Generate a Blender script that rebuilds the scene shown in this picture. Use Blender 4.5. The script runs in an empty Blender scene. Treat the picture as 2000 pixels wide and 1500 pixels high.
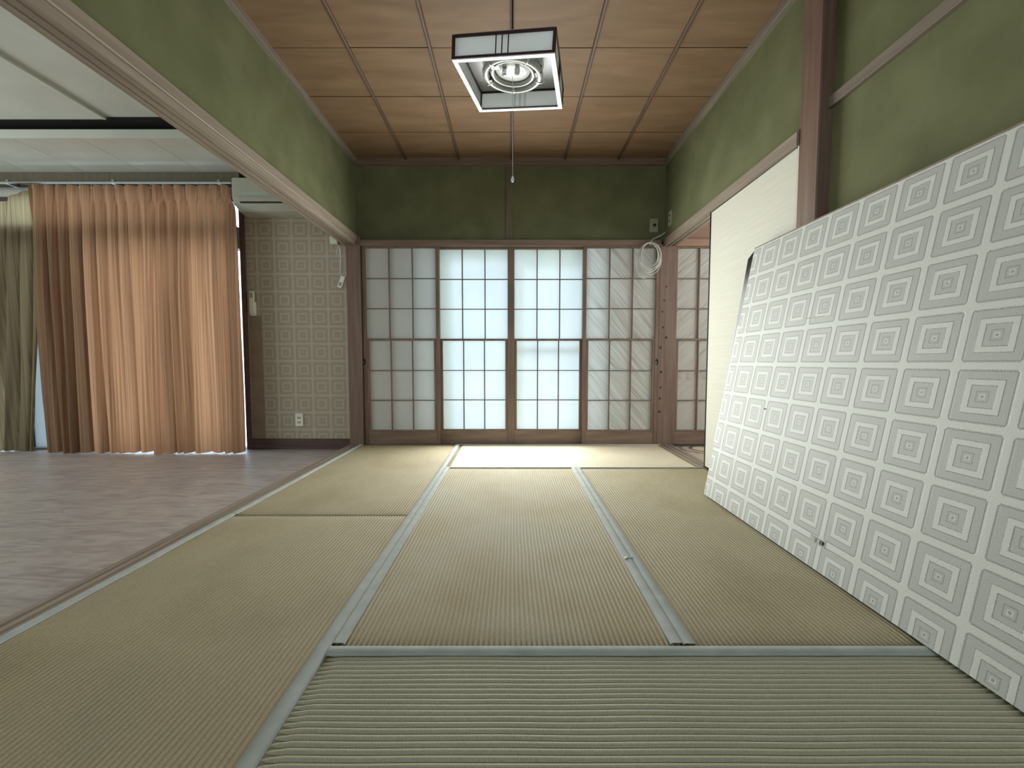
import bpy, bmesh, math, random
from mathutils import Vector, Matrix, noise
random.seed(7)
SC = bpy.context.scene
COL = SC.collection
PI = math.pi

# ------------------------------------------------------------------ camera, world, lights, exposure
FPX = 775.0
PITCH = math.atan(42 / FPX)
cam_d = bpy.data.cameras.new('camera'); cam = bpy.data.objects.new('camera', cam_d); COL.objects.link(cam)
cam_d.sensor_fit = 'HORIZONTAL'; cam_d.sensor_width = 36.0; cam_d.lens = FPX / 2000 * 36.0
cam_d.clip_start = 0.02
cam.location = (0, 0, 0.745); cam.rotation_euler = (PI / 2 - PITCH, 0, 0)
SC.camera = cam
SC.view_settings.view_transform = 'Standard'; SC.view_settings.look = 'None'
SC.view_settings.gamma = 1.0; SC.view_settings.use_curve_mapping = False
SC.view_settings.exposure = 0.0

world = bpy.data.worlds.new('overcast_sky'); SC.world = world; world.use_nodes = True
bg = world.node_tree.nodes['Background']
bg.inputs['Color'].default_value = (0.68, 0.86, 1.0, 1); bg.inputs['Strength'].default_value = 4.0

def area(name, loc, rot, sx, sy, watts, col):
    l = bpy.data.lights.new(name, 'AREA'); l.shape = 'RECTANGLE'; l.size = sx; l.size_y = sy
    l.energy = watts; l.color = col
    o = bpy.data.objects.new(name, l); COL.objects.link(o); o.location = loc; o.rotation_euler = rot
    return o
area('shoji_fill', (0, 3.545, 0.93), (-PI / 2, 0, 0), 1.28, 1.6, 66, (0.97, 1.0, 0.95))  # added fill lamp before the screens, stronger than what the paper lets through
area('daylight_side_window', (-5.45, 1.3, 1.35), (0, -PI / 2, 0), 1.5, 2.2, 45, (1.0, 1.0, 0.94))
area('rear_fill', (0.2, -1.9, 1.5), (PI / 2, 0, 0), 1.6, 1.1, 10, (1.0, 0.99, 0.94))  # added fill lamp at an assumed, unseen rear window
area('next_room_fill', (3.3, 2.3, 1.4), (0, PI / 2, 0), 1.4, 1.6, 40, (1.0, 0.98, 0.93))  # added lamp to brighten the next room; its window is made up

# ------------------------------------------------------------------ materials
def nt_new(name):
    m = bpy.data.materials.new(name); m.use_nodes = True
    n = m.node_tree.nodes; l = m.node_tree.links
    return m, n, l, n['Principled BSDF']

def add(n, typ, **kw):
    o = n.new(typ)
    for k, v in kw.items():
        setattr(o, k, v)
    return o

def ramp(n, l, src, stops, interp='LINEAR'):
    r = n.new('ShaderNodeValToRGB'); r.color_ramp.interpolation = interp
    e = r.color_ramp.elements
    e.remove(e[1])
    e[0].position = stops[0][0]; e[0].color = (*stops[0][1], 1)
    for p, c in stops[1:]:
        e.new(p).color = (*c, 1)
    l.new(src, r.inputs[0]); return r

def noise_mat(name, c1, c2, rough=0.6, scale=(8, 8, 8), nscale=1.0, detail=4, bump=0.15, bscale=None, bdist=0.002, lo=.3, hi=.7, spec=0.4, dist=0.0, world=False):
    m, n, l, p = nt_new(name)
    tc = n.new('ShaderNodeTexCoord'); mp = n.new('ShaderNodeMapping'); mp.inputs['Scale'].default_value = scale
    l.new(n.new('ShaderNodeNewGeometry').outputs['Position'] if world else tc.outputs['Object'], mp.inputs['Vector'])
    ns = n.new('ShaderNodeTexNoise'); ns.inputs['Scale'].default_value = nscale; ns.inputs['Detail'].default_value = detail
    ns.inputs['Distortion'].default_value = dist
    l.new(mp.outputs[0], ns.inputs['Vector'])
    r = ramp(n, l, ns.outputs['Fac'], [(lo, c1), (hi, c2)])
    l.new(r.outputs[0], p.inputs['Base Color'])
    p.inputs['Roughness'].default_value = rough; p.inputs['Specular IOR Level'].default_value = spec
    if bump:
        b = n.new('ShaderNodeBump'); b.inputs['Strength'].default_value = bump; b.inputs['Distance'].default_value = bdist
        if bscale:
            n2 = n.new('ShaderNodeTexNoise'); n2.inputs['Scale'].default_value = bscale; n2.inputs['Detail'].default_value = 3
            l.new(tc.outputs['Object'], n2.inputs['Vector']); l.new(n2.outputs['Fac'], b.inputs['Height'])
        else:
            l.new(ns.outputs['Fac'], b.inputs['Height'])
        l.new(b.outputs[0], p.inputs['Normal'])
    return m

def plain(name, c, rough=0.5, metal=0.0, spec=0.5, trans=0.0):
    return noise_mat(name, tuple(x * .93 for x in c), tuple(min(1, x * 1.05) for x in c), rough, (6, 6, 6), bump=0, spec=spec) if not metal else metal_mat(name, c, rough)

def metal_mat(name, c, rough):
    m, n, l, p = nt_new(name)
    p.inputs['Base Color'].default_value = (*c, 1); p.inputs['Metallic'].default_value = 1; p.inputs['Roughness'].default_value = rough
    return m

M = {}
M['green'] = noise_mat('green_sand_plaster', (.125, .130, .066), (.165, .170, .090), .92, (5, 5, 5), bscale=260, bump=.5, bdist=.002, spec=.1)
M['green_far'] = M['green']
M['wood_post'] = noise_mat('aged_cedar_post', (.135, .082, .060), (.205, .135, .100), .55, (40, 40, 2.2), bump=.08, detail=5)
M['wood_y'] = noise_mat('aged_cedar_beam_y', (.215, .170, .130), (.315, .260, .205), .5, (40, 2.2, 40), bump=.08, detail=5)
M['wood_x'] = noise_mat('aged_cedar_beam_x', (.15, .098, .070), (.225, .155, .115), .5, (2.2, 40, 40), bump=.08, detail=5)
M['dark_wood_x'] = noise_mat('dark_wood_baseboard', (.06, .035, .03), (.10, .06, .05), .5, (2.2, 40, 40), bump=.05)
M['shoji_wood'] = noise_mat('shoji_cedar', (.135, .085, .060), (.21, .140, .100), .5, (30, 30, 3), bump=.05, detail=4)
M['shoji_kick'] = noise_mat('shoji_kick_board', (.145, .092, .064), (.22, .150, .105), .5, (3, 30, 30), bump=.05, detail=4)
M['ceil_wood'] = noise_mat('cedar_ceiling_board', (.150, .088, .046), (.215, .135, .075), .6, (1.6, 9, 4), nscale=1.4, bump=.03, detail=6, lo=.25, hi=.75, spec=.25, dist=.6, world=True)
M['batten'] = noise_mat('ceiling_batten', (.075, .046, .028), (.125, .080, .052), .5, (30, 2, 30), bump=.04)
M['crown'] = noise_mat('cornice_wood', (.165, .135, .105), (.235, .195, .15), .6, (30, 3, 30), bump=.05)
M['white_ceiling'] = noise_mat('painted_ceiling_board', (.52, .54, .47), (.60, .62, .55), .8, (3, 3, 3), bump=.05, bscale=120, spec=.2)
M['strut'] = noise_mat('green_brown_strut', (.12, .10, .065), (.16, .135, .09), .7, (30, 30, 3), bump=.05)
M['black'] = plain('black_lacquer', (.012, .010, .010), .25)
M['dark_line'] = plain('dark_gap', (.03, .025, .02), .8)
M['white_plastic'] = plain('white_plastic', (.72, .73, .68), .4)
M['ac_plastic'] = plain('aged_white_plastic', (.43, .43, .34), .45)
M['ac_green'] = plain('pale_green_plastic', (.40, .50, .43), .4)
M['metal'] = metal_mat('brushed_metal', (.75, .76, .76), .3)
M['rail_metal'] = metal_mat('dull_rail_metal', (.42, .43, .42), .35)
M['chrome'] = metal_mat('chrome', (.85, .87, .88), .12)
M['grey_plastic'] = plain('grey_green_plate', (.30, .30, .20), .5)
M['plate'] = plain('ivory_plate', (.70, .70, .56), .45)
M['border'] = noise_mat('grey_cloth_border', (.36, .385, .36), (.43, .455, .43), .85, (20, 20, 20), bscale=400, bump=.3, bdist=.001, spec=.15)
M['mat_core'] = plain('tatami_core', (.20, .17, .10), .9)
M['cable'] = plain('pale_grey_cable', (.55, .56, .50), .45)
M['lamp_wood'] = noise_mat('dark_lamp_wood', (.035, .014, .010), (.060, .026, .020), .35, (4, 4, 4), bump=0)
M['lamp_white'] = plain('lamp_white_enamel', (.74, .76, .76), .28)
M['lamp_grey'] = plain('lamp_grey_inside', (.42, .42, .42), .35)
M['tube'] = plain('fluorescent_tube_glass', (.36, .37, .35), .10)
M['vinyl'] = None

def acrylic():
    m, n, l, p = nt_new('milky_acrylic')
    p.inputs['Base Color'].default_value = (.84, .86, .86, 1); p.inputs['Roughness'].default_value = .3
    t = n.new('ShaderNodeBsdfTranslucent'); t.inputs[0].default_value = (.8, .82, .82, 1)
    mx = n.new('ShaderNodeMixShader'); mx.inputs[0].default_value = .45
    l.new(p.outputs[0], mx.inputs[1]); l.new(t.outputs[0], mx.inputs[2])
    l.new(mx.outputs[0], n['Material Output'].inputs['Surface'])
    return m
M['acrylic'] = acrylic()

def paper(name, wr, stain=False, refl=(.80, .775, .69), tr=(.60, .615, .61), fac=.48):
    m, n, l, p = nt_new(name)
    tc = n.new('ShaderNodeTexCoord')
    geo = n.new('ShaderNodeNewGeometry')
    ns = n.new('ShaderNodeTexNoise'); ns.inputs['Scale'].default_value = 3.0; ns.inputs['Detail'].default_value = 5
    l.new(geo.outputs['Position'], ns.inputs['Vector'])
    r = ramp(n, l, ns.outputs['Fac'], [(.3, tuple(x * .93 for x in refl)), (.7, refl)])
    l.new(r.outputs[0], p.inputs['Base Color']); p.inputs['Roughness'].default_value = .6; p.inputs['Specular IOR Level'].default_value = .25
    t = n.new('ShaderNodeBsdfTranslucent')
    r2 = ramp(n, l, ns.outputs['Fac'], [(.3, tuple(x * .92 for x in tr)), (.7, tr)])
    l.new(r2.outputs[0], t.inputs[0])
    mx = n.new('ShaderNodeMixShader'); mx.inputs[0].default_value = fac
    l.new(p.outputs[0], mx.inputs[1]); l.new(t.outputs[0], mx.inputs[2])
    l.new(mx.outputs[0], n['Material Output'].inputs['Surface'])
    b = n.new('ShaderNodeBump'); b.inputs['Strength'].default_value = 1.0 if wr else .15; b.inputs['Distance'].default_value = .030 if wr else .002
    if wr:
        mp = n.new('ShaderNodeMapping'); mp.inputs['Scale'].default_value = (1.0, 1, 9)
        mr_ = n.new('ShaderNodeMapping'); mr_.inputs['Rotation'].default_value = (0, wr, 0)
        l.new(geo.outputs['Position'], mr_.inputs['Vector']); l.new(mr_.outputs[0], mp.inputs['Vector'])
        n3 = n.new('ShaderNodeTexNoise'); n3.inputs['Scale'].default_value = 1.6; n3.inputs['Detail'].default_value = 2
        l.new(mp.outputs[0], n3.inputs['Vector']); l.new(n3.outputs['Fac'], b.inputs['Height'])
    else:
        l.new(ns.outputs['Fac'], b.inputs['Height'])
    l.new(b.outputs[0], p.inputs['Normal']); l.new(b.outputs[0], t.inputs['Normal'])
    if stain:
        sp = n.new('ShaderNodeSeparateXYZ'); l.new(geo.outputs['Position'], sp.inputs[0])
        mr = ramp(n, l, sp.outputs[2], [(.58, (0, 0, 0)), (.60, (1, 1, 1)), (.645, (1, 1, 1)), (.66, (0, 0, 0))])
        n4 = n.new('ShaderNodeTexNoise'); n4.inputs['Scale'].default_value = 18; n4.inputs['Detail'].default_value = 4; l.new(geo.outputs['Position'], n4.inputs['Vector'])
        r4 = ramp(n, l, n4.outputs['Fac'], [(.48, (0, 0, 0)), (.62, (1, 1, 1))])
        mu = n.new('ShaderNodeMath'); mu.operation = 'MULTIPLY'; l.new(mr.outputs[0], mu.inputs[0]); l.new(r4.outputs[0], mu.inputs[1])
        mc = n.new('ShaderNodeMix'); mc.data_type = 'RGBA'; l.new(mu.outputs[0], mc.inputs[0]); l.new(r.outputs[0], mc.inputs[6]); mc.inputs[7].default_value = (.52, .42, .27, 1)
        l.new(mc.outputs[2], p.inputs['Base Color'])
    return m
M['paper'] = paper('shoji_paper', 0)
M['paper_r'] = paper('wrinkled_shoji_paper', -.85)
M['paper_a'] = paper('wrinkled_shoji_paper_mirrored', .7, True)
M['dim_sheet'] = None

def wallpaper(name, cell, axes, off, light, grey, dark, rough, bump, spec):
    """embossed nested-squares paper, printed in the object's own coordinates"""
    m, n, l, p = nt_new(name)
    tc = n.new('ShaderNodeTexCoord'); sp = n.new('ShaderNodeSeparateXYZ'); l.new(tc.outputs['Object'], sp.inputs[0])
    def mth(op, a, b=None, c=None):
        q = n.new('ShaderNodeMath'); q.operation = op
        for i, v in enumerate((a, b, c)):
            if v is None: continue
            if isinstance(v, (int, float)): q.inputs[i].default_value = v
            else: l.new(v, q.inputs[i])
        return q.outputs[0]
    ab = []
    for ax, o in zip(axes, off):
        q = mth('MULTIPLY_ADD', sp.outputs[ax], 1 / cell[len(ab)], o)
        ab.append(mth('ABSOLUTE', mth('SUBTRACT', mth('FRACT', q), .5)))
    d = mth('MAXIMUM', ab[0], ab[1])
    d = mth('MAXIMUM', d, mth('SUBTRACT', mth('ADD', ab[0], ab[1]), .40))
    d = mth('MULTIPLY', d, 2.0)
    ns = n.new('ShaderNodeTexNoise'); ns.inputs['Scale'].default_value = 260; ns.inputs['Detail'].default_value = 2
    l.new(tc.outputs['Object'], ns.inputs['Vector'])
    d = mth('ADD', d, mth('MULTIPLY', mth('SUBTRACT', ns.outputs['Fac'], .5), .05))
    L, G, D = light, grey, dark
    stops = [(0, D), (.04, L), (.075, G), (.15, D), (.18, G), (.345, D), (.375, L), (.55, D), (.575, G), (.82, D), (.85, G), (.885, L)]
    r = ramp(n, l, d, stops, 'CONSTANT')
    l.new(r.outputs[0], p.inputs['Base Color']); p.inputs['Roughness'].default_value = rough; p.inputs['Specular IOR Level'].default_value = spec
    h = ramp(n, l, d, [(0, (.4,) * 3), (.35, (.35,) * 3), (.39, (.9,) * 3), (.54, (.9,) * 3), (.58, (.45,) * 3), (.81, (.45,) * 3), (.845, (.05,) * 3), (.90, (1,) * 3)])
    hm = mth('ADD', h.outputs[0], mth('MULTIPLY', ns.outputs['Fac'], .5))
    b = n.new('ShaderNodeBump'); b.inputs['Strength'].default_value = bump; b.inputs['Distance'].default_value = .0015
    l.new(hm, b.inputs['Height']); l.new(b.outputs[0], p.inputs['Normal'])
    return m
M['wp_board'] = wallpaper('embossed_square_wallpaper', (.148, .1585), (0, 1), (.507, .36), (.60, .615, .57), (.445, .45, .42), (.30, .305, .285), .48, .7, .4)
M['wp_wall'] = wallpaper('faded_square_wallpaper', (.1575, .157), (0, 2), (.30, .12), (.43, .375, .285), (.345, .295, .22), (.31, .26, .195), .7, .2, .2)

def tatami_mat(name, c1, c2, c3, rough, ridges_along_x):
    m, n, l, p = nt_new(name)
    tc = n.new('ShaderNodeTexCoord')
    ns = n.new('ShaderNodeTexNoise'); ns.inputs['Scale'].default_value = 2.2; ns.inputs['Detail'].default_value = 4
    l.new(tc.outputs['Object'], ns.inputs['Vector'])
    r = ramp(n, l, ns.outputs['Fac'], [(.3, c1), (.52, c2), (.72, c3)])
    mp = n.new('ShaderNodeMapping'); mp.inputs['Scale'].default_value = (60, 260, 60) if not ridges_along_x else (260, 60, 60)
    l.new(tc.outputs['Object'], mp.inputs['Vector'])
    n2 = n.new('ShaderNodeTexNoise'); n2.inputs['Scale'].default_value = 2.0; n2.inputs['Detail'].default_value = 2
    l.new(mp.outputs[0], n2.inputs['Vector'])
    mx = n.new('ShaderNodeMix'); mx.data_type = 'RGBA'; mx.blend_type = 'MULTIPLY'; mx.inputs[0].default_value = .7
    r2 = ramp(n, l, n2.outputs['Fac'], [(.3, (.74, .74, .72)), (.7, (1.1, 1.1, 1.08))])
    l.new(r.outputs[0], mx.inputs[6]); l.new(r2.outputs[0], mx.inputs[7])
    l.new(mx.outputs[2], p.inputs['Base Color'])
    p.inputs['Roughness'].default_value = rough; p.inputs['Specular IOR Level'].default_value = .25
    b = n.new('ShaderNodeBump'); b.inputs['Strength'].default_value = .3; b.inputs['Distance'].default_value = .001
    l.new(n2.outputs['Fac'], b.inputs['Height']); l.new(b.outputs[0], p.inputs['Normal'])
    return m
M['tat_y'] = tatami_mat('woven_rush_tan', (.32, .268, .168), (.375, .322, .212), (.34, .30, .20), .7, False)
M['tat_c'] = tatami_mat('woven_rush_grey_green', (.35, .285, .17), (.39, .345, .235), (.38, .36, .265), .72, False)
M['tat_x'] = tatami_mat('woven_rush_pale_green', (.40, .385, .275), (.43, .42, .31), (.40, .39, .28), .65, True)
M['tat_e'] = tatami_mat('woven_rush_sheen', (.52, .45, .32), (.60, .53, .40), (.55, .50, .38), .6, True)  # paler rush colour carries the sheen from the bright screens

def vinyl():
    m, n, l, p = nt_new('wavy_grain_vinyl_floor')
    tc = n.new('ShaderNodeTexCoord'); mp = n.new('ShaderNodeMapping'); mp.inputs['Scale'].default_value = (2.4, 11, 1)
    l.new(tc.outputs['Object'], mp.inputs['Vector'])
    ns = n.new('ShaderNodeTexNoise'); ns.inputs['Scale'].default_value = 1.6; ns.inputs['Detail'].default_value = 5; ns.inputs['Distortion'].default_value = 1.6
    l.new(mp.outputs[0], ns.inputs['Vector'])
    r = ramp(n, l, ns.outputs['Fac'], [(.32, (.30, .258, .245)), (.5, (.385, .340, .322)), (.62, (.46, .41, .39)), (.72, (.35, .305, .29))])
    l.new(r.outputs[0], p.inputs['Base Color']); p.inputs['Roughness'].default_value = .38; p.inputs['Specular IOR Level'].default_value = .45
    return m
M['vinyl'] = vinyl()

def cloth(name, refl, tr, fac=.55):
    m, n, l, p = nt_new(name)
    geo = n.new('ShaderNodeNewGeometry'); mp = n.new('ShaderNodeMapping'); mp.inputs['Scale'].default_value = (75, 12, .35)
    l.new(geo.outputs['Position'], mp.inputs['Vector'])
    ns = n.new('ShaderNodeTexNoise'); ns.inputs['Scale'].default_value = 1.5; ns.inputs['Detail'].default_value = 4
    l.new(mp.outputs[0], ns.inputs['Vector'])
    r = ramp(n, l, ns.outputs['Fac'], [(.3, tuple(x * .65 for x in refl)), (.7, refl)]); l.new(r.outputs[0], p.inputs['Base Color'])
    r2 = ramp(n, l, ns.outputs['Fac'], [(.3, tuple(x * .42 for x in tr)), (.7, tr)])
    p.inputs['Roughness'].default_value = .9; p.inputs['Specular IOR Level'].default_value = .1
    t = n.new('ShaderNodeBsdfTranslucent'); l.new(r2.outputs[0], t.inputs[0])
    mx = n.new('ShaderNodeMixShader'); mx.inputs[0].default_value = fac
    l.new(p.outputs[0], mx.inputs[1]); l.new(t.outputs[0], mx.inputs[2]); l.new(mx.outputs[0], n['Material Output'].inputs['Surface'])
    return m
M['curtain'] = cloth('orange_brown_curtain', (.30, .215, .14), (.62, .285, .14))
M['curtain2'] = cloth('olive_curtain', (.27, .205, .13), (.52, .40, .22))

def frosted(name, c, fac):
    m, n, l, p = nt_new(name)
    p.inputs['Base Color'].default_value = (.6, .65, .66, 1); p.inputs['Roughness'].default_value = .25
    t = n.new('ShaderNodeBsdfTranslucent'); t.inputs[0].default_value = (*c, 1)
    mx = n.new('ShaderNodeMixShader'); mx.inputs[0].default_value = fac
    l.new(p.outputs[0], mx.inputs[1]); l.new(t.outputs[0], mx.inputs[2]); l.new(mx.outputs[0], n['Material Output'].inputs['Surface'])
    return m
M['frosted'] = frosted('frosted_glass', (.20, .22, .22), .5)
M['dim_sheet'] = frosted('thin_cream_dimmer', (.90, .91, .80), .88)

def clear_glass():
    m, n, l, p = nt_new('clear_glass')
    t = n.new('ShaderNodeBsdfTransparent'); t.inputs[0].default_value = (.93, .96, .96, 1)
    g = n.new('ShaderNodeBsdfGlossy'); g.inputs['Roughness'].default_value = .02
    f = n.new('ShaderNodeFresnel'); f.inputs[0].default_value = 1.45
    mx = n.new('ShaderNodeMixShader'); l.new(f.outputs[0], mx.inputs[0])
    l.new(t.outputs[0], mx.inputs[1]); l.new(g.outputs[0], mx.inputs[2]); l.new(mx.outputs[0], n['Material Output'].inputs['Surface'])
    return m
M['glass'] = clear_glass()
M['alu'] = plain('aluminium_sash', (.45, .46, .46), .4)
M['fusuma'] = noise_mat('cream_fusuma_paper', (.57, .555, .475), (.63, .615, .53), .75, (2, 2, 60), bump=.06, nscale=1.5, detail=4, spec=.2)
M['outer_wall'] = noise_mat('outer_mortar', (.55, .53, .48), (.62, .60, .55), .9, (4, 4, 4), bump=.1)
M['next_wood'] = noise_mat('brown_board_wall', (.26, .155, .105), (.34, .21, .145), .6, (2, 30, 20), bump=.04)

def rug_mat():
    m, n, l, p = nt_new('rug_with_round_motif')
    tc = n.new('ShaderNodeTexCoord'); mp = n.new('ShaderNodeMapping')
    mp.inputs['Location'].default_value = (.505, -.50, 0)
    l.new(tc.outputs['Object'], mp.inputs['Vector'])
    ns = n.new('ShaderNodeTexNoise'); ns.inputs['Scale'].default_value = 14; l.new(tc.outputs['Object'], ns.inputs['Vector'])
    v = n.new('ShaderNodeVectorMath'); v.operation = 'LENGTH'; 
    sc = n.new('ShaderNodeVectorMath'); sc.operation = 'MULTIPLY'; sc.inputs[1].default_value = (1, 1, 0)
    l.new(mp.outputs[0], sc.inputs[0]); l.new(sc.outputs[0], v.inputs[0])
    a = n.new('ShaderNodeMath'); a.operation = 'MULTIPLY_ADD'; a.inputs[1].default_value = .05; l.new(ns.outputs['Fac'], a.inputs[0]); l.new(v.outputs['Value'], a.inputs[2])
    r = ramp(n, l, a.outputs[0], [(0, (.55, .47, .33)), (.115, (.10, .075, .06)), (.145, (.40, .33, .25)), (.2, (.17, .13, .10)), (.23, (.40, .33, .26))], 'CONSTANT')
    l.new(r.outputs[0], p.inputs['Base Color']); p.inputs['Roughness'].default_value = .95
    return m
M['rug'] = rug_mat()
M['stain'] = noise_mat('brown_faded_paper', (.21, .16, .105), (.27, .21, .145), .8, (6, 6, 6), bump=0)

# ------------------------------------------------------------------ geometry helpers
WL = {}            # world location of unrotated objects, for parenting with world coordinates
def wl(o): return WL.get(o.name, Vector((0, 0, 0))) if o else Vector((0, 0, 0))

def tag(o, label=None, cat=None, group=None, kind=None):
    if label: o['label'] = label
    if cat: o['category'] = cat
    if group: o['group'] = group
    if kind: o['kind'] = kind
    return o

def thing(name, loc, label=None, cat=None, group=None, kind=None):
    o = bpy.data.objects.new(name, None); COL.objects.link(o); o.location = loc; o.empty_display_size = .05
    WL[o.name] = Vector(loc)
    return tag(o, label, cat, group, kind)

def link(name, me, parent=None, loc=(0, 0, 0)):
    o = bpy.data.objects.new(name, me); COL.objects.link(o)
    loc = Vector(loc)
    if parent: o.parent = parent
    o.location = loc - wl(parent); WL[o.name] = loc
    return o

def mesh(name, verts, faces, mat, smooth=False):
    me = bpy.data.meshes.new(name); me.from_pydata([tuple(v) for v in verts], [], faces)
    if isinstance(mat, str): mat = M[mat]
    me.materials.append(mat)
    if smooth:
        for f in me.polygons: f.use_smooth = True
    me.update(); return me

BOXES = {}
def box(name, lo, hi, mat, parent=None, bev=.0015):
    lo = Vector(lo); hi = Vector(hi); c = (lo + hi) / 2; d = hi - lo
    key = (round(d.x, 4), round(d.y, 4), round(d.z, 4), mat, bev)
    me = BOXES.get(key)
    if me is None:
        bm = bmesh.new(); bmesh.ops.create_cube(bm, size=1)
        for v in bm.verts: v.co = Vector((v.co.x * d.x, v.co.y * d.y, v.co.z * d.z))
        bb = min(bev, min(d) * .3)
        if bb > 0: bmesh.ops.bevel(bm, geom=bm.edges[:], offset=bb, segments=1, affect='EDGES')
        me = bpy.data.meshes.new(name); bm.to_mesh(me); bm.free(); me.materials.append(M[mat]); BOXES[key] = me
    return link(name, me, parent, c)

def prism(name, prof, axis, a, b, mat, parent=None):
    """extrude a 2-D profile along an axis ('x','y','z') from a to b; world coordinates"""
    k = len(prof); vs = []
    for t in (a, b):
        for (p, q) in prof:
            vs.append({'x': (t, p, q), 'y': (p, t, q), 'z': (p, q, t)}[axis])
    fs = [tuple(range(k))[::-1], tuple(range(k, 2 * k))] + [(i, (i + 1) % k, k + (i + 1) % k, k + i) for i in range(k)]
    c = sum((Vector(v) for v in vs), Vector()) / len(vs)
    me = mesh(name, [Vector(v) - c for v in vs], fs, mat)
    bm = bmesh.new(); bm.from_mesh(me); bmesh.ops.recalc_face_normals(bm, faces=bm.faces[:]); bm.to_mesh(me); bm.free()
    return link(name, me, parent, c)

def tube(name, pts, r, mat, parent=None, seg=8, closed=False, smooth=True):
    pts = [Vector(p) for p in pts]; c = sum(pts, Vector()) / len(pts); n = len(pts)
    vs = []; fs = []; up = Vector((0, 0, 1)); prev = None
    for i, p in enumerate(pts):
        a = pts[(i - 1) % n] if (closed or i > 0) else p; b = pts[(i + 1) % n] if (closed or i < n - 1) else p
        t = (b - a).normalized()
        if prev is None:
            ref = up if abs(t.z) < .9 else Vector((1, 0, 0)); u = t.cross(ref).normalized()
        else:
            u = (prev - t * prev.dot(t)).normalized()
        prev = u; w = t.cross(u)
        rr = r[i] if isinstance(r, (list, tuple)) else r
        for k in range(seg):
            an = 2 * PI * k / seg; vs.append(p - c + (u * math.cos(an) + w * math.sin(an)) * rr)
    for i in range(n if closed else n - 1):
        j = (i + 1) % n
        for k in range(seg):
            k2 = (k + 1) % seg; fs.append((i * seg + k, i * seg + k2, j * seg + k2, j * seg + k))
    if not closed:
        fs.append(tuple(range(seg))[::-1]); fs.append(tuple((n - 1) * seg + k for k in range(seg)))
    return link(name, mesh(name, vs, fs, mat, smooth), parent, c)

def lathe(name, prof, loc, mat, parent=None, seg=32):
    vs = []; fs = []
    for (r, z) in prof:
        for k in range(seg):
            a = 2 * PI * k / seg; vs.append((r * math.cos(a), r * math.sin(a), z))
    for i in range(len(prof) - 1):
        for k in range(seg):
            k2 = (k + 1) % seg; fs.append((i * seg + k, i * seg + k2, (i + 1) * seg + k2, (i + 1) * seg + k))
    fs.append(tuple(range(seg))[::-1]); fs.append(tuple((len(prof) - 1) * seg + k for k in range(seg)))
    return link(name, mesh(name, vs, fs, mat, True), parent, loc)

QUADS = {}
def sheet(name, x0, x1, y, z0, z1, mat, parent):
    """one sheet of paper or glass standing in the xz plane"""
    key = (round(x1 - x0, 4), round(z1 - z0, 4), mat)
    if key not in QUADS:
        a, b = (x1 - x0) / 2, (z1 - z0) / 2
        QUADS[key] = mesh(name, [(-a, 0, -b), (a, 0, -b), (a, 0, b), (-a, 0, b)], [(0, 1, 2, 3)], mat)
    return link(name, QUADS[key], parent, ((x0 + x1) / 2, y, (z0 + z1) / 2))

def S(o, label=None): return tag(o, label, None, None, 'structure')

D = 3.625          # far wall plane
XL, XR = -1.385, 1.345     # faces of left / right openings
ZC = 2.545         # tatami room ceiling
LF = -.05          # floor of the left room
LC = 2.40          # lower ceiling of the left room

# ------------------------------------------------------------------ setting: tatami room shell
S(box('floor', (-1.485, -2.0, -.12), (3.4, 3.70, -.055), 'mat_core', bev=0), 'wooden subfloor under the tatami mats')
wf = S(thing('wall_far', (0, 3.64, 1.83)), 'dark green plaster wall above the paper screens')
box('plaster', (-1.52, 3.645, 1.83), (1.52, 3.72, 2.58), 'green_far', wf, bev=0)
box('strut', (-.055, 3.637, 1.832), (.0, 3.66, 2.50), 'strut', wf)
box('cornice', (-1.40, 3.60, 2.495), (1.40, 3.66, 2.55), 'wood_x', wf)
wl_ = S(thing('wall_left', (-1.41, 1.5, 1.86)), 'green plaster strip wall above the left opening')
box('plaster', (-1.46, -2.0, 1.85), (-1.405, 3.645, 2.56), 'green', wl_, bev=0)
box('cornice', (-1.41, -2.0, 2.505), (-1.37, 3.60, 2.545), 'crown', wl_)
wr_ = S(thing('wall_right', (1.4, 2.7, 1.86)), 'green plaster strip wall above the cream sliding door')
box('plaster', (1.375, 1.93, 1.84), (1.46, 3.645, 2.56), 'green', wr_, bev=0)
box('cornice', (1.345, 1.93, 2.495), (1.385, 3.60, 2.545), 'crown', wr_)
wr2 = S(thing('wall_right', (1.42, 0, 0)), 'recessed green plaster wall behind the leaning panel')
box('plaster', (1.42, -2.0, -.05), (1.50, 1.86, 2.56), 'green', wr2, bev=0)
box('rail', (1.398, -2.0, 1.868), (1.425, 1.82, 1.915), 'crown', wr2)
box('cornice', (1.38, -2.0, 2.495), (1.425, 1.82, 2.545), 'crown', wr2)
# rear wall behind the camera, with an opening added for the fill lamp
wb = S(thing('wall_rear', (0, -2.05, 0)), 'green plaster wall at the rear of the room')
box('plaster', (-1.485, -2.1, -.05), (-.7, -2.0, 2.56), 'green', wb, bev=0)
box('plaster', (1.1, -2.1, -.05), (1.5, -2.0, 2.56), 'green', wb, bev=0)
box('plaster', (-.7, -2.1, -.05), (1.1, -2.0, .9), 'green', wb, bev=0)
box('plaster', (-.7, -2.1, 2.1), (1.1, -2.0, 2.56), 'green', wb, bev=0)

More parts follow.
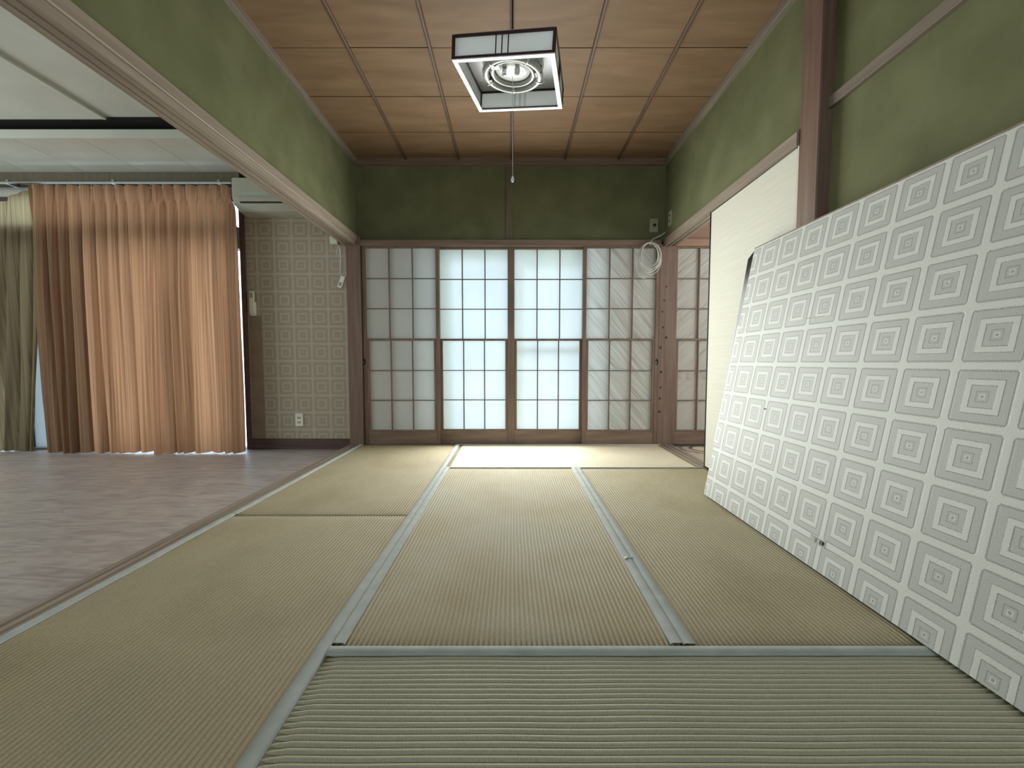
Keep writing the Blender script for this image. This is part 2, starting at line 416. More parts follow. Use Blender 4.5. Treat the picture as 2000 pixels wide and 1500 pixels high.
# ceiling: cedar boards with battens
ce = S(thing('ceiling', (0, 1.5, ZC)), 'brown cedar board ceiling with thin battens')
box('backing', (-1.46, -2.0, ZC + .02), (1.46, 3.70, ZC + .06), 'dark_line', ce, bev=0)
xs = [-1.385, -.935, -.468, .0, .468, .94, 1.37]
ys = [3.63]
while ys[-1] > -1.9: ys.append(round(ys[-1] - .418, 4))
for i in range(6):
    for j in range(len(ys) - 1):
        dz = random.uniform(0, .003)
        box('ceiling_board', (xs[i] + .0005, ys[j + 1] + .0022, ZC + dz), (xs[i + 1] - .0005, ys[j] - .0022, ZC + dz + .018), 'ceil_wood', ce, bev=.001)
for x in xs[1:-1]:
    box('batten', (x - .009, -2.0, ZC - .018), (x + .009, 3.60, ZC + .002), 'batten', ce, bev=.004)

# lintels and sills
def grooved_beam(name, x0, x1, z0, z1, y0, y1, mat, label, under=True):
    w = x1 - x0; g = .016; dpt = .010
    gx = [x0 + w * .22, x0 + w * .58]
    if under:
        prof = [(x0, z1), (x0, z0)]
        for q in gx: prof += [(q, z0), (q, z0 + dpt), (q + g, z0 + dpt), (q + g, z0)]
        prof += [(x1, z0), (x1, z1)]
    else:
        prof = [(x0, z0), (x0, z1)]
        for q in gx: prof += [(q, z1), (q, z1 - dpt), (q + g, z1 - dpt), (q + g, z1)]
        prof += [(x1, z1), (x1, z0)]
    return S(prism(name, prof, 'y', y0, y1, mat), label)
grooved_beam('trim_1', -1.49, -1.385, 1.782, 1.86, -2.0, 3.60, 'wood_y', 'grooved wooden lintel over the wide left opening')
S(box('trim_2', (-1.400, -2.0, 1.815), (-1.372, 3.60, 1.872), 'wood_y', bev=.004), 'moulding along the top of the left lintel')
grooved_beam('trim_3', -1.485, -1.387, -.05, -.004, -2.0, 3.60, 'wood_y', 'grooved wooden sill between the mats and the vinyl floor', False)
grooved_beam('trim_4', 1.352, 1.455, 1.775, 1.84, 1.945, 3.62, 'wood_y', 'grooved wooden lintel over the cream sliding door')
S(box('trim_5', (1.3625, 1.945, 1.800), (1.376, 3.60, 1.852), 'wood_y', bev=.004), 'moulding along the top of the right lintel')
grooved_beam('trim_6', 1.345, 1.455, -.05, -.003, 1.945, 3.60, 'wood_y', 'grooved wooden sill under the cream sliding door', False)
S(box('trim_7', (-1.347, 3.572, 1.776), (1.325, 3.70, 1.832), 'wood_x', bev=.004), 'wooden lintel above the four paper screens')
S(box('trim_8', (-1.345, 3.585, -.05), (1.325, 3.70, -.002), 'wood_x'), 'wooden sill under the four paper screens')

# posts
p1 = thing('corner_post', (-1.405, 3.63, -.05), 'dark brown square post between the paper screens and the patterned wallpaper', 'post')
box('shaft', (-1.469, 3.565, -.05), (-1.347, 3.70, 1.86), 'wood_post', p1, bev=.004)
p2 = thing('corner_post', (1.39, 3.64, -.05), 'knotty brown post at the far right corner under the cable coil', 'post')
sh = box('shaft', (1.318, 3.585, -.05), (1.450, 3.70, 1.80), 'wood_post', p2, bev=.004)
for (u, z) in ((.045, 1.30), (.03, 1.20), (.04, 1.06), (.02, .88), (.06, 1.42), (.028, .52), (.022, .42), (.02, .30), (.03, .66), (.07, .97)):
    kr = random.uniform(.008, .014)
    lathe('knot', [(kr, -.0015), (kr * .95, .0008), (kr * .4, .0016)], (0, 0, 0), 'lamp_wood', sh, 10).matrix_local = Matrix.Translation(Vector((1.318 + u, 3.585, z)) - wl(sh)) @ Matrix.Rotation(PI / 2, 4, 'X')
p3 = thing('pillar', (1.42, 1.88, -.05), 'tall brown pillar between the cream sliding door and the green wall', 'pillar')
box('shaft', (1.362, 1.82, -.05), (1.49, 1.945, 2.545), 'wood_post', p3, bev=.005)

# ------------------------------------------------------------------ setting: left room shell
fl = S(box('floor', (-5.7, -2.0, -.12), (-1.485, 3.62, LF), 'vinyl', bev=0), 'mauve brown vinyl floor of the left room')
w1 = S(thing('wall_left', (-5.65, .8, 0)), 'far left wall of the left room with a window opening')
for (y0, y1, z0, z1) in ((-2, .2, -.05, 2.6), (2.4, 3.62, -.05, 2.6), (.2, 2.4, -.05, .6), (.2, 2.4, 2.1, 2.6)):
    box('plaster', (-5.7, y0, z0), (-5.6, y1, z1), 'outer_wall', w1, bev=0)
w2 = S(thing('wall_rear', (-3.6, -2.05, 0)), 'rear wall of the left room')
box('plaster', (-5.7, -2.1, -.05), (-1.485, -2.0, 2.6), 'outer_wall', w2, bev=0)
w3 = S(thing('wall_far', (-1.95, 3.63, 0)), 'beige nested square wallpaper wall under the air conditioner')
box('wallpaper', (-2.40, D, .045), (-1.465, 3.70, 2.45), 'wp_wall', w3, bev=0)
box('plaster', (-5.7, D + .01, 2.20), (-2.39, 3.70, 2.6), 'outer_wall', w3, bev=0)
box('faded_strip', (-2.385, D - .0015, .045), (-2.27, D + .001, 1.17), 'stain', w3, bev=0)
S(box('baseboard_far', (-2.40, 3.595, LF), (-1.465, 3.70, .045), 'dark_wood_x', bev=.002), 'dark wooden baseboard under the patterned wallpaper')
cl = S(thing('ceiling', (-3.5, 3.2, LC)), 'pale painted ceiling of the left room with a raised centre')
bx = [-5.7, -5.2, -4.7, -4.2, -3.7, -3.2, -2.7, -2.2, -1.46]
for i in range(len(bx) - 1):
    box('ceiling_board', (bx[i] + .0015, 3.03, LC), (bx[i + 1] - .0015, 3.64, LC + .02), 'white_ceiling', cl, bev=.001)
box('cove_lip', (-5.7, 3.015, LC - .004), (-1.46, 3.035, LC + .058), 'white_ceiling', cl)
box('cove_back', (-5.7, 3.30, LC + .021), (-1.46, 3.34, 2.60), 'dark_line', cl, bev=0)  # dark colour of cove back and top stands in for recess shade
box('cove_top', (-5.7, 2.96, 2.555), (-1.46, 3.34, 2.60), 'dark_line', cl, bev=0)
box('ceiling_board', (-2.965, -2.0, 2.53), (-1.46, 2.99, 2.55), 'white_ceiling', cl, bev=0)
box('ceiling_board', (-5.7, -2.0, 2.512), (-2.965, 2.99, 2.55), 'white_ceiling', cl, bev=.002)
box('ceiling_edge_strip', (-2.975, -2.0, 2.508), (-2.950, 2.99, 2.532), 'white_ceiling', cl, bev=.004)
S(box('trim_9', (-5.6, 3.545, 2.288), (-2.375, 3.62, 2.398), 'strut', bev=.003), 'brown curtain pelmet board under the left room ceiling')

# window behind the curtains
w = S(thing('window_1', (-4.0, 3.66, LF)), 'tall sliding window behind the orange curtain')
box('window_frame', (-2.43, 3.60, LF), (-2.395, 3.70, 2.20), 'dark_wood_x', w)
box('window_frame', (-5.6, 3.60, LF), (-5.5, 3.70, 2.20), 'dark_wood_x', w)
box('transom', (-5.5, 3.58, 1.765), (-2.45, 3.70, 1.955), 'dark_wood_x', w)
box('window_head', (-5.5, 3.60, 2.17), (-2.45, 3.70, 2.21), 'dark_wood_x', w)
box('window_sill', (-5.5, 3.60, LF - .02), (-2.45, 3.70, LF + .012), 'alu', w)
for x in (-3.69,):
    box('sash_stile', (x - .03, 3.62, LF + .01), (x + .03, 3.68, 1.77), 'alu', w)
sheet('window_pane', -4.43, -3.72, 3.655, LF + .01, 1.77, 'frosted', w)
box('shade_post', (-4.58, 3.61, LF + .01), (-4.43, 3.68, 1.77), 'dark_wood_x', w)  # opaque post added to darken the curtain before it
sheet('window_pane', -5.5, -4.58, 3.655, LF + .01, 1.77, 'glass', w)
sheet('window_pane', -3.66, -2.43, 3.645, LF + .01, 1.77, 'glass', w)
sheet('window_pane', -5.5, -2.43, 3.645, 1.95, 2.18, 'glass', w)

# window and outer wall behind the paper screens
w = S(thing('window_2', (0, 3.80, 0)), 'aluminium window behind the two bright paper screens')
box('outer_wall', (-1.46, 3.79, -.1), (-.68, 3.86, 2.0), 'outer_wall', w, bev=0)
box('outer_wall', (.70, 3.79, -.1), (2.9, 3.86, 2.0), 'outer_wall', w, bev=0)
box('outer_wall', (-.68, 3.79, 1.80), (.70, 3.86, 2.0), 'outer_wall', w, bev=0)
box('sash_stile', (-.02, 3.79, 0), (.03, 3.82, 1.80), 'alu', w)
box('sash_rail', (.03, 3.685, .835), (.66, 3.70, .870), 'alu', w)
sheet('dimming_strip', -.68, -.545, 3.690, 0, 1.78, 'dim_sheet', w)  # unseen translucent strips added to dim bands on the paper screens
sheet('dimming_strip', -.545, -.02, 3.690, 1.655, 1.78, 'dim_sheet', w)
sheet('dimming_strip', .03, .66, 3.690, 1.60, 1.78, 'dim_sheet', w)
sheet('dimming_strip', .03, .11, 3.690, 0, 1.60, 'dim_sheet', w)
sheet('dimming_strip', .625, .66, 3.690, 0, 1.60, 'dim_sheet', w)
box('window_sill', (-.68, 3.70, -.06), (.70, 3.86, -.01), 'alu', w)
box('reveal', (-1.46, 3.69, -.12), (-1.40, 3.80, 2.0), 'outer_wall', w, bev=0)
box('reveal', (-1.46, 3.69, 1.85), (2.9, 3.86, 2.0), 'outer_wall', w, bev=0)
box('reveal', (-1.46, 3.69, -.12), (2.9, 3.86, -.06), 'outer_wall', w, bev=0)
sheet('window_pane', -.68, .70, 3.805, -.01, 1.80, 'glass', w)

# next room seen through the gap at the right
nr = S(thing('wall_far', (2.1, 3.64, 1.8)), 'brown board wall above the screen of the next room')
box('board', (1.40, 3.65, 1.84), (3.4, 3.70, 2.02), 'next_wood', nr)
box('board', (1.40, 3.65, 2.025), (3.4, 3.70, 2.30), 'next_wood', nr)
box('lintel', (1.45, 3.575, 1.776), (3.4, 3.70, 1.838), 'next_wood', nr, bev=.003)
nr2 = S(thing('wall_right', (3.4, 2.6, 0)), 'right wall of the next room with an added opening for the fill lamp')
for (y0, y1, z0, z1) in ((1.4, 1.6, -.05, 2.5), (3.0, 3.7, -.05, 2.5), (1.6, 3.0, -.05, .7), (1.6, 3.0, 2.1, 2.5)):
    box('plaster', (3.4, y0, z0), (3.48, y1, z1), 'outer_wall', nr2, bev=0)
S(box('wall_rear', (1.5, 1.32, -.05), (3.48, 1.4, 2.5), 'outer_wall', bev=0), 'rear wall of the next room')
S(box('ceiling', (1.46, 1.4, 2.30), (3.48, 3.7, 2.36), 'next_wood', bev=0), 'brown ceiling of the next room')
rug = box('patterned_rug', (1.47, 2.35, -.053), (2.9, 3.55, -.012), 'rug', bev=.004)
tag(rug, 'beige rug with dark ring motif on the floor behind the cream door', 'rug')

# ------------------------------------------------------------------ tatami mats
def tatami(x0, x1, y0, y1, along, mat, amp, label, borders, period=.0142, bw=.031, seed=0):
    t = thing('tatami_mat', ((x0 + x1) / 2, (y0 + y1) / 2, -.055), label, 'tatami mat', 'tatami mats on the floor')
    g = .0015
    box('mat_core', (x0 + g, y0 + g, -.055), (x1 - g, y1 - g, -.0045), 'mat_core', t, bev=.001)
    L = (y1 - y0) if along == 'y' else (x1 - x0)          # ridge direction
    Wd = (x1 - x0) if along == 'y' else (y1 - y0)
    nr_ = int(round(Wd / period)); seg = 6; nl = 44
    vs = []; fs = []
    n1 = nr_ * seg
    for j in range(nl + 1):
        s = j / nl * L
        for i in range(n1 + 1):
            q = i / n1 * Wd
            ph = math.pi * i / seg
            hgt = amp * (abs(math.sin(ph)) ** .62)
            wob = .0028 * noise.noise(Vector((q * 7, s * 4.5, seed))) * min(1, q / .03, (Wd - q) / .03)
            hz = .0011 * noise.noise(Vector((q * 5, s * 5, seed + 9)))
            edge = min(s, L - s)
            drop = -.0055 * max(0, 1 - edge / .014)
            X, Y = (q + wob, s) if along == 'y' else (s, q + wob)
            vs.append((x0 + g + X * (x1 - x0 - 2 * g) / (x1 - x0), y0 + g + Y * (y1 - y0 - 2 * g) / (y1 - y0), -.0035 + hgt + hz + drop))
    for j in range(nl):
        for i in range(n1):
            a = j * (n1 + 1) + i
            f = (a, a + 1, a + n1 + 2, a + n1 + 1)
            fs.append(f if along == 'y' else f[::-1])
    c = Vector(((x0 + x1) / 2, (y0 + y1) / 2, 0))
    link('woven_surface', mesh('woven_surface', [Vector(v) - c for v in vs], fs, mat, True), t, c)
    top = amp - .0005
    for b in borders:
        nb = 40; vs = []; fs = []
        for j in range(nb + 1):
            s = j / nb; wv = .0016 * noise.noise(Vector((s * 9, 3.1, seed + ord(b[0]))))
            if b in 'LR':
                yy = y0 + g + s * (y1 - y0 - 2 * g); e = x0 + .0008 if b == 'L' else x1 - .0008; sg = 1 if b == 'L' else -1
                pr = [(e, -.05), (e, top), (e + sg * .004, top + .0025), (e + sg * (bw + wv), top + .0022), (e + sg * (bw + wv + .002), top - .003)]
                vs += [(p, yy, z) for p, z in pr]
            else:
                xx = x0 + g + s * (x1 - x0 - 2 * g); e = y0 + .0008 if b == 'N' else y1 - .0008; sg = 1 if b == 'N' else -1
                pr = [(e, -.05), (e, top), (e + sg * .004, top + .0025), (e + sg * (bw + wv), top + .0022), (e + sg * (bw + wv + .002), top - .003)]
                vs += [(xx, p, z) for p, z in pr]
        for j in range(nb):
            for i in range(4):
                a = j * 5 + i; fs.append((a, a + 1, a + 6, a + 5))
        cc = sum((Vector(v) for v in vs), Vector()) / len(vs)
        me = mesh('cloth_border', [Vector(v) - cc for v in vs], fs, 'border', True)
        bm = bmesh.new(); bm.from_mesh(me); bmesh.ops.recalc_face_normals(bm, faces=bm.faces[:])
        bm.to_mesh(me); bm.free()
        link('cloth_border', me, t, cc)
    return t
XA, XB = -.475, .452
tatami(-1.385, XA, 1.910, 3.583, 'y', 'tat_y', .0032, 'sunlit tan tatami mat beside the left sill, nearest the paper screens', 'LR', seed=1)
tatami(-1.385, XA, .15, 1.907, 'y', 'tat_y', .0050, 'tan tatami mat beside the left sill, running into the dark near left corner', 'LR', seed=2)
tatami(XA, XB, 1.006, 2.770, 'y', 'tat_c', .0052, 'grey green ribbed tatami mat in the middle of the room', 'LR', seed=3)
tatami(XB, 1.345, 1.006, 2.770, 'y', 'tat_y', .0036, 'tan tatami mat partly under the leaning wallpapered panel', 'L', seed=4)
tatami(XA, 1.345, 2.774, 3.583, 'x', 'tat_e', .0012, 'tatami mat, screen sheen put into its pale colour, lying crosswise in front of the paper screens', 'NF', bw=.014, seed=5)
tatami(XA, 1.345, .12, 1.001, 'x', 'tat_x', .0046, 'coarsely ribbed pale green tatami mat lying crosswise nearest the camera', 'NF', bw=.029, seed=6)
S(box('floor', (-1.385, -2.0, -.054), (1.42, .11, -.004), 'mat_core', bev=0), 'matted floor behind the camera')
S(box('floor', (1.347, .0, -.054), (1.42, 1.82, -.004), 'wood_y', bev=0), 'wooden edge board along the green wall')

# ------------------------------------------------------------------ paper screens
def shoji(x0, x1, yc, z0, z1, pmat, label, pull=None, group='paper sliding screens'):
    t = thing('shoji_screen', ((x0 + x1) / 2, yc, z0), label, 'sliding screen', group)
    th = .015; st = .030
    y0, y1 = yc - th, yc + th
    box('stile', (x0, y0, z0), (x0 + st, y1, z1), 'shoji_wood', t)
    box('stile', (x1 - st, y0, z0), (x1, y1, z1), 'shoji_wood', t)
    kz = z0 + .122
    box('kick_board', (x0 + st, y0 + .004, z0), (x1 - st, y1 - .004, kz), 'shoji_kick', t)
    box('bottom_rail', (x0 + st, y0, kz - .004), (x1 - st, y1, kz + .008), 'shoji_wood', t)
    box('top_rail', (x0 + st, y0, z1 - .014), (x1 - st, y1, z1), 'shoji_wood', t)
    zm = z0 + .952
    box('middle_rail', (x0 + st, y0, zm - .009), (x1 - st, y1, zm + .009), 'shoji_wood', t)
    ins = .022
    box('lower_sash_stile', (x0 + st, y0 + .003, kz + .008), (x0 + st + ins, y1, zm - .009), 'shoji_wood', t)
    box('lower_sash_stile', (x1 - st - ins, y0 + .003, kz + .008), (x1 - st, y1, zm - .009), 'shoji_wood', t)
    mw = .005
    for (za, zb, xa, xb) in ((zm + .009, z1 - .014, x0 + st, x1 - st), (kz + .008, zm - .009, x0 + st + ins, x1 - st - ins)):
        cx = [xa + (xb - xa) * k / 3 for k in range(4)]; cz = [za + (zb - za) * k / 3 for k in range(4)]
        for k in (1, 2):
            box('muntin', (cx[k] - mw, yc - .012, za), (cx[k] + mw, yc + .004, zb), 'shoji_wood', t, bev=.001)
            box('muntin', (xa, yc - .010, cz[k] - mw * .8), (xb, yc + .004, cz[k] + mw * .8), 'shoji_wood', t, bev=.001)
        for a in range(3):
            for b in range(3):
                sheet('paper_pane', cx[a], cx[a + 1], yc + .0048, cz[b], cz[b + 1], pmat, t)
    if pull is not None:
        lathe('finger_pull', [(.012, -.001), (.013, .001), (.010, .002), (.009, .0005)], (0, 0, 0), 'black', t, 14).matrix_local = Matrix.Translation(Vector((pull, y0, z0 + .75)) - wl(t)) @ Matrix.Rotation(PI / 2, 4, 'X') @ Matrix.Diagonal((1, 2.2, 1, 1))
    return t
shoji(-1.339, -.652, 3.602, 0, 1.776, 'paper', 'dim paper screen at the far left, beside the dark corner post', -1.331)
shoji(-.684, -.009, 3.640, 0, 1.776, 'paper', 'bright backlit paper screen, left one of the lit middle pair')
shoji(-.009, .668, 3.640, 0, 1.776, 'paper', 'bright backlit paper screen with a faint shadow bar, right one of the lit middle pair')
shoji(.637, 1.318, 3.602, 0, 1.776, 'paper_r', 'dim wrinkled paper screen behind the hanging cable coil', 1.307)
shoji(1.450, 2.10, 3.605, 0, 1.776, 'paper_a', 'wrinkled stained paper screen seen through the gap beside the cream door', None)
S(box('wall_far', (2.10, 3.60, -.05), (3.4, 3.69, 1.78), 'outer_wall', bev=0), 'plaster wall of the next room')

# ------------------------------------------------------------------ cream sliding door (fusuma) and unseen doors added to block light
def fusuma(x, y0, y1, z1, label, mat='fusuma'):
    t = thing('fusuma_door', (x, (y0 + y1) / 2, 0), label, 'sliding door')
    box('panel', (x - .009, y0 + .012, .006), (x + .009, y1 - .012, z1 - .006), mat, t)
    box('frame_edge', (x - .010, y0, 0), (x + .010, y0 + .012, z1), mat, t)
    box('frame_edge', (x - .012, y1 - .014, 0), (x + .012, y1, z1), 'black', t)
    box('frame_edge', (x - .012, y0 + .014, 0), (x + .012, y1 - .014, .012), 'black', t)
    box('frame_edge', (x - .012, y0 + .014, z1 - .010), (x + .012, y1 - .014, z1), 'black', t)
    return t
fusuma(1.378, 1.9465, 2.795, 1.780, 'plain cream paper sliding door with thin black edge beside the pillar')
S(box('wall_left', (-1.455, -2.0, -.004), (-1.425, 1.03, 1.79), 'fusuma', bev=.002), 'unseen closed doors added along the left side to block light')  # unseen panel added to keep side window light off the near floor

# ------------------------------------------------------------------ leaning wallpapered panel
bl = Vector((1.072, 2.182, .0125)); tl = Vector((1.312, 2.182, 1.360))
up = (tl - bl); HB = up.length; up.normalize()
ax = Vector((0, -1, 0)); ax = (ax - up * ax.dot(up)).normalized(); nz = ax.cross(up)
bd = thing('leaning_door_panel', bl, 'large door panel covered in grey nested square wallpaper, leaning against the right wall', 'door panel')
bd.matrix_world = Matrix(((ax.x, up.x, nz.x, bl.x), (ax.y, up.y, nz.y, bl.y), (ax.z, up.z, nz.z, bl.z), (0, 0, 0, 1)))
WL[bd.name] = Vector((0, 0, 0))
LB = 1.83
o = box('core', (.002, .002, -.036), (LB, HB - .002, -.002), 'black', bd, bev=.001)
vs = [(0, 0, 0), (LB, 0, 0), (LB, HB, 0), (0, HB, 0), (0, 0, -.003), (LB, 0, -.003), (LB, HB, -.003), (0, HB, -.003)]
link('wallpaper_face', mesh('wallpaper_face', vs, [(0, 1, 2, 3), (7, 6, 5, 4), (0, 4, 5, 1), (1, 5, 6, 2), (2, 6, 7, 3), (3, 7, 4, 0)], 'wp_board'), bd)
# glossy black edge strip, proud of the far end and tapering downwards
vs = [(-.004, .45, -.002), (.002, .45, -.002), (.004, HB - .006, -.002), (-.048, HB - .045, -.002), (-.004, .45, -.03), (.002, .45, -.03), (.004, HB - .006, -.03), (-.048, HB - .045, -.03)]
link('edge_strip', mesh('edge_strip', vs, [(3, 2, 1, 0), (4, 5, 6, 7), (0, 1, 5, 4), (1, 2, 6, 5), (2, 3, 7, 6), (3, 0, 4, 7)], 'black'), bd)
vs = [(-.008, .30, -.001), (.001, .30, -.001), (.001, .95, -.001), (-.010, .95, -.001), (-.008, .30, -.006), (.001, .30, -.006), (.001, .95, -.006), (-.010, .95, -.006)]
link('edge_glint', mesh('edge_glint', vs, [(0, 1, 2, 3), (7, 6, 5, 4), (0, 4, 5, 1), (1, 5, 6, 2), (2, 6, 7, 3), (3, 7, 4, 0)], 'white_plastic'), bd)  # white strip paints the bright screens reflected in the black edge
box('top_edge', (.0, HB - .004, -.036), (LB, HB + .004, .001), 'wood_y', bd, bev=.001)
lt = box('latch_plate', (.765, .088, -.0005), (.835, .112, .0015), 'alu', bd, bev=.0005)
WL[lt.name] = Vector((.80, .10, .0005))
box('bolt', (.772, .092, .001), (.795, .109, .006), 'chrome', lt, bev=.001)
box('bolt', (.805, .092, .001), (.818, .109, .008), 'chrome', lt, bev=.001)
box('keyhole', (.822, .094, .001), (.831, .107, .002), 'black', lt, bev=.0003)
box('scratch', (.357, .525, -.0005), (.373, .530, .0007), 'dark_line', bd, bev=.0002)
box('scratch', (.50, .93, -.0005), (.60, .9325, .0006), 'grey_plastic', bd, bev=.0002)

# ------------------------------------------------------------------ ceiling lamp
q = (5.29e-4, 1.8388, 1.97266); yaw, tx, ty = -.18596, .105816, .0750509
HL = .0905; W2 = .21
lamp = thing('pendant_lamp', q, 'square pendant lamp with dark wooden frame and white panels, hung from the ceiling', 'lamp')
lamp.rotation_euler = (tx, ty, yaw); WL[lamp.name] = Vector((0, 0, 0))
e = .013
for sx in (-1, 1):
    for sy in (-1, 1):
        xa, ya = sx * W2, sy * W2
        box('corner_post', (min(xa, xa - sx * e), min(ya, ya - sy * e), .004), (max(xa, xa - sx * e), max(ya, ya - sy * e), HL), 'lamp_wood', lamp)
for k in range(4):
    horiz = k < 2; s = -1 if k % 2 == 0 else 1
    def bx2(name, a0, a1, d0, d1, z0, z1, mat, par=lamp):
        p0, p1 = sorted((s * (W2 - d0), s * (W2 - d1)))
        lo = (a0, p0, z0) if horiz else (p0, a0, z0); hi = (a1, p1, z1) if horiz else (p1, a1, z1)
        return box(name, lo, hi, mat, par, bev=.0008)
    bx2('top_rail', -W2 + e, W2 - e, 0, e, HL - .010, HL, 'lamp_wood')
    bx2('lower_rail', -W2 + e, W2 - e, 0, e, .004, .013, 'lamp_wood')
    bx2('bottom_rim', -W2 + .001 + (0 if horiz else .020), W2 - .001 - (0 if horiz else .020), .001, .021, 0, .004, 'lamp_white')
    sp_ = bx2('side_panel', -W2 + e, W2 - e, .005, .008, .013, HL - .010, 'acrylic')
    for a in (-.028, -.003, .022):
        bx2('slat', a - .0022, a + .0022, .0015, .005, .013, HL - .010, 'lamp_wood')
box('top_plate', (-W2 + .002, -W2 + .002, HL - .003), (W2 - .002, W2 - .002, HL + .004), 'lamp_grey', lamp)
lathe('reflector_dish', [(.135, HL - .004), (.130, HL - .008), (.084, HL - .016), (.074, HL - .030), (.03, HL - .034)], (0, 0, 0), 'lamp_white', lamp, 48)
tube('ring_tube', [(.120 * math.cos(2 * PI * k / 64), .120 * math.sin(2 * PI * k / 64), .050) for k in range(64)], .0150, 'tube', lamp, 12, True)
tube('ring_tube', [(.091 * math.cos(2 * PI * k / 48), .091 * math.sin(2 * PI * k / 48), .056) for k in range(48)], .0110, 'tube', lamp, 12, True)
for a in (-2.2, -.9, .4, 1.7, 2.8):
    ca, sa = math.cos(a), math.sin(a)
    tube('wire_clip', [(.086 * ca, .086 * sa, HL - .030), (.100 * ca, .100 * sa, .040), (.115 * ca, .115 * sa, .036), (.131 * ca, .131 * sa, .034), (.146 * ca, .146 * sa, .042), (.148 * ca, .148 * sa, .056)], .0022, 'chrome', lamp, 6)
for a, m_ in ((2.9, 'lamp_wood'), (-.05, 'lamp_wood')):
    box('tube_socket', (.115 * math.cos(a) - .017, .115 * math.sin(a) - .02, .038), (.115 * math.cos(a) + .017, .115 * math.sin(a) + .02, .070), m_, lamp, bev=.004)
st_ = lathe('starter', [(.011, .056), (.011, .032), (.008, .028), (.003, .026)], (-.03, -.035, 0), 'chrome', lamp, 16)
lathe('night_bulb', [(.010, .056), (.013, .042), (.012, .030), (.006, .022)], (.028, -.04, 0), 'lamp_white', lamp, 16)
box('ballast', (-.085, -.075, .046), (-.045, -.045, .056), 'lamp_grey', lamp)
inv = Matrix.LocRotScale(Vector(q), lamp.rotation_euler.to_quaternion(), None).inverted()
def L(p): return inv @ Vector(p)
pc = tube('pull_cord', [L((.002, 1.825, 2.01)), L((.002, 1.825, 1.80)), L((.003, 1.825, 1.575))], .0013, 'cable', lamp, 6)
kb = lathe('pull_knob', [(.002, .012), (.005, .006), (.0075, -.004), (.006, -.012), (.002, -.015)], (0, 0, 0), 'lamp_white', lamp, 12)
kb.matrix_local = Matrix.Translation(L((.003, 1.825, 1.567)))
tube('hanging_cord', [L((.001, 1.839, 2.05)), L((.001, 1.839, 2.30)), L((.001, 1.839, 2.52))], .0035, 'black', lamp, 8)
cr = lathe('ceiling_rose', [(.035, .024), (.034, .010), (.020, .0), (.006, -.006)], (0, 0, 0), 'lamp_wood', lamp, 20)
cr.matrix_local = inv @ Matrix.Translation((.001, 1.839, 2.505))

# ------------------------------------------------------------------ curtains, rail, air conditioner
def curtain(name, xa_top, xb_top, xa_bot, xb_bot, yb, ztop, zbot, npl, seed, mat, label, sag=None, depth=.036):
    nx, nz_ = npl * 14, 40
    vs = []; fs = []
    amp = [random.Random(seed * 31 + k).uniform(.5, 1.25) for k in range(npl + 2)]
    for j in range(nz_ + 1):
        t = j / nz_
        for i in range(nx + 1):
            s = i / nx
            k = s * npl
            ki = int(k)
            A = depth * (amp[ki] * (1 - (k - ki)) + amp[min(ki + 1, npl + 1)] * (k - ki)) * (.55 + .75 * min(1, t * 2.5))
            ph = 2 * PI * k + 2.0 * noise.noise(Vector((s * 6, t * 1.0, seed))) + 1.1 * math.sin(s * 23 + seed)
            y = yb + A * math.sin(ph) + .35 * A * math.sin(2.3 * ph + seed) * t + .012 * noise.noise(Vector((s * 22, t * 2.0, seed + 4)))
            xa = xa_top + (xa_bot - xa_top) * t; xb = xb_top(t) if callable(xb_top) else xb_top + (xb_bot - xb_top) * t
            x = xa + (xb - xa) * s + .022 * math.cos(ph) * min(1, t * 3 + .3) * (1 if 0 < i < nx else 0)
            zt = ztop - (sag(s) if sag else 0)
            zb = zbot + .013 * noise.noise(Vector((s * 9, 0, seed + 2))) + .006 * math.sin(ph)
            z = zt + (zb - zt) * t
            vs.append((x, y, z))
    for j in range(nz_):
        for i in range(nx):
            a = j * (nx + 1) + i; fs.append((a, a + 1, a + nx + 2, a + nx + 1))
    if callable(xb_top): xb_top = xb_top(0)
    th = thing(name, ((xa_top + xb_top) / 2, yb, LF), label, 'curtain', 'pleated curtains on one rail')
    c = wl(th)
    link('pleated_cloth', mesh('pleated_cloth', [Vector(v) - c for v in vs], fs, mat, True), th, c)
    # heading tape: pinch pleats with hooks
    nh = max(3, npl)
    for k in range(nh):
        s = (k + .5) / nh; x = xa_top + (xb_top - xa_top) * s
        zt = ztop - (sag(s) if sag else 0)
        tube('hook', [(x, yb - .004, zt - .03), (x, yb - .010, zt - .01), (x, yb - .002, zt + .012), (x, yb + .004, zt + .018)], .0018, 'metal', th, 5)
    return th
curtain('curtain', -4.11, lambda t: -2.41 + .043 * min(1, max(0, (t - .04) / .04)) + .006 * t, -4.085, 0, 3.452, 2.245, LF + .012, 17, 3, 'curtain', 'orange brown pleated curtain glowing with daylight, next to the patterned wallpaper')
curtain('curtain', -5.5, -4.085, -5.5, -4.29, 3.537, 2.235, LF + .010, 13, 8, 'curtain2', 'olive brown curtain with a sagging top at the left edge of the picture', sag=lambda s: .09 * max(0, min(1, (.86 - s) / .1)) if s > .3 else .09, depth=.024)
rl = thing('curtain_rail', (-4.0, 3.5, 2.27), 'silver curtain rail under the brown pelmet board', 'curtain rail')
box('track', (-5.55, 3.448, 2.266), (-2.385, 3.470, 2.276), 'rail_metal', rl)
box('track', (-5.55, 3.530, 2.254), (-2.385, 3.548, 2.262), 'rail_metal', rl)
for x in (-5.2, -4.3, -3.4, -2.5): box('bracket', (x - .012, 3.465, 2.262), (x + .012, 3.55, 2.30), 'rail_metal', rl)

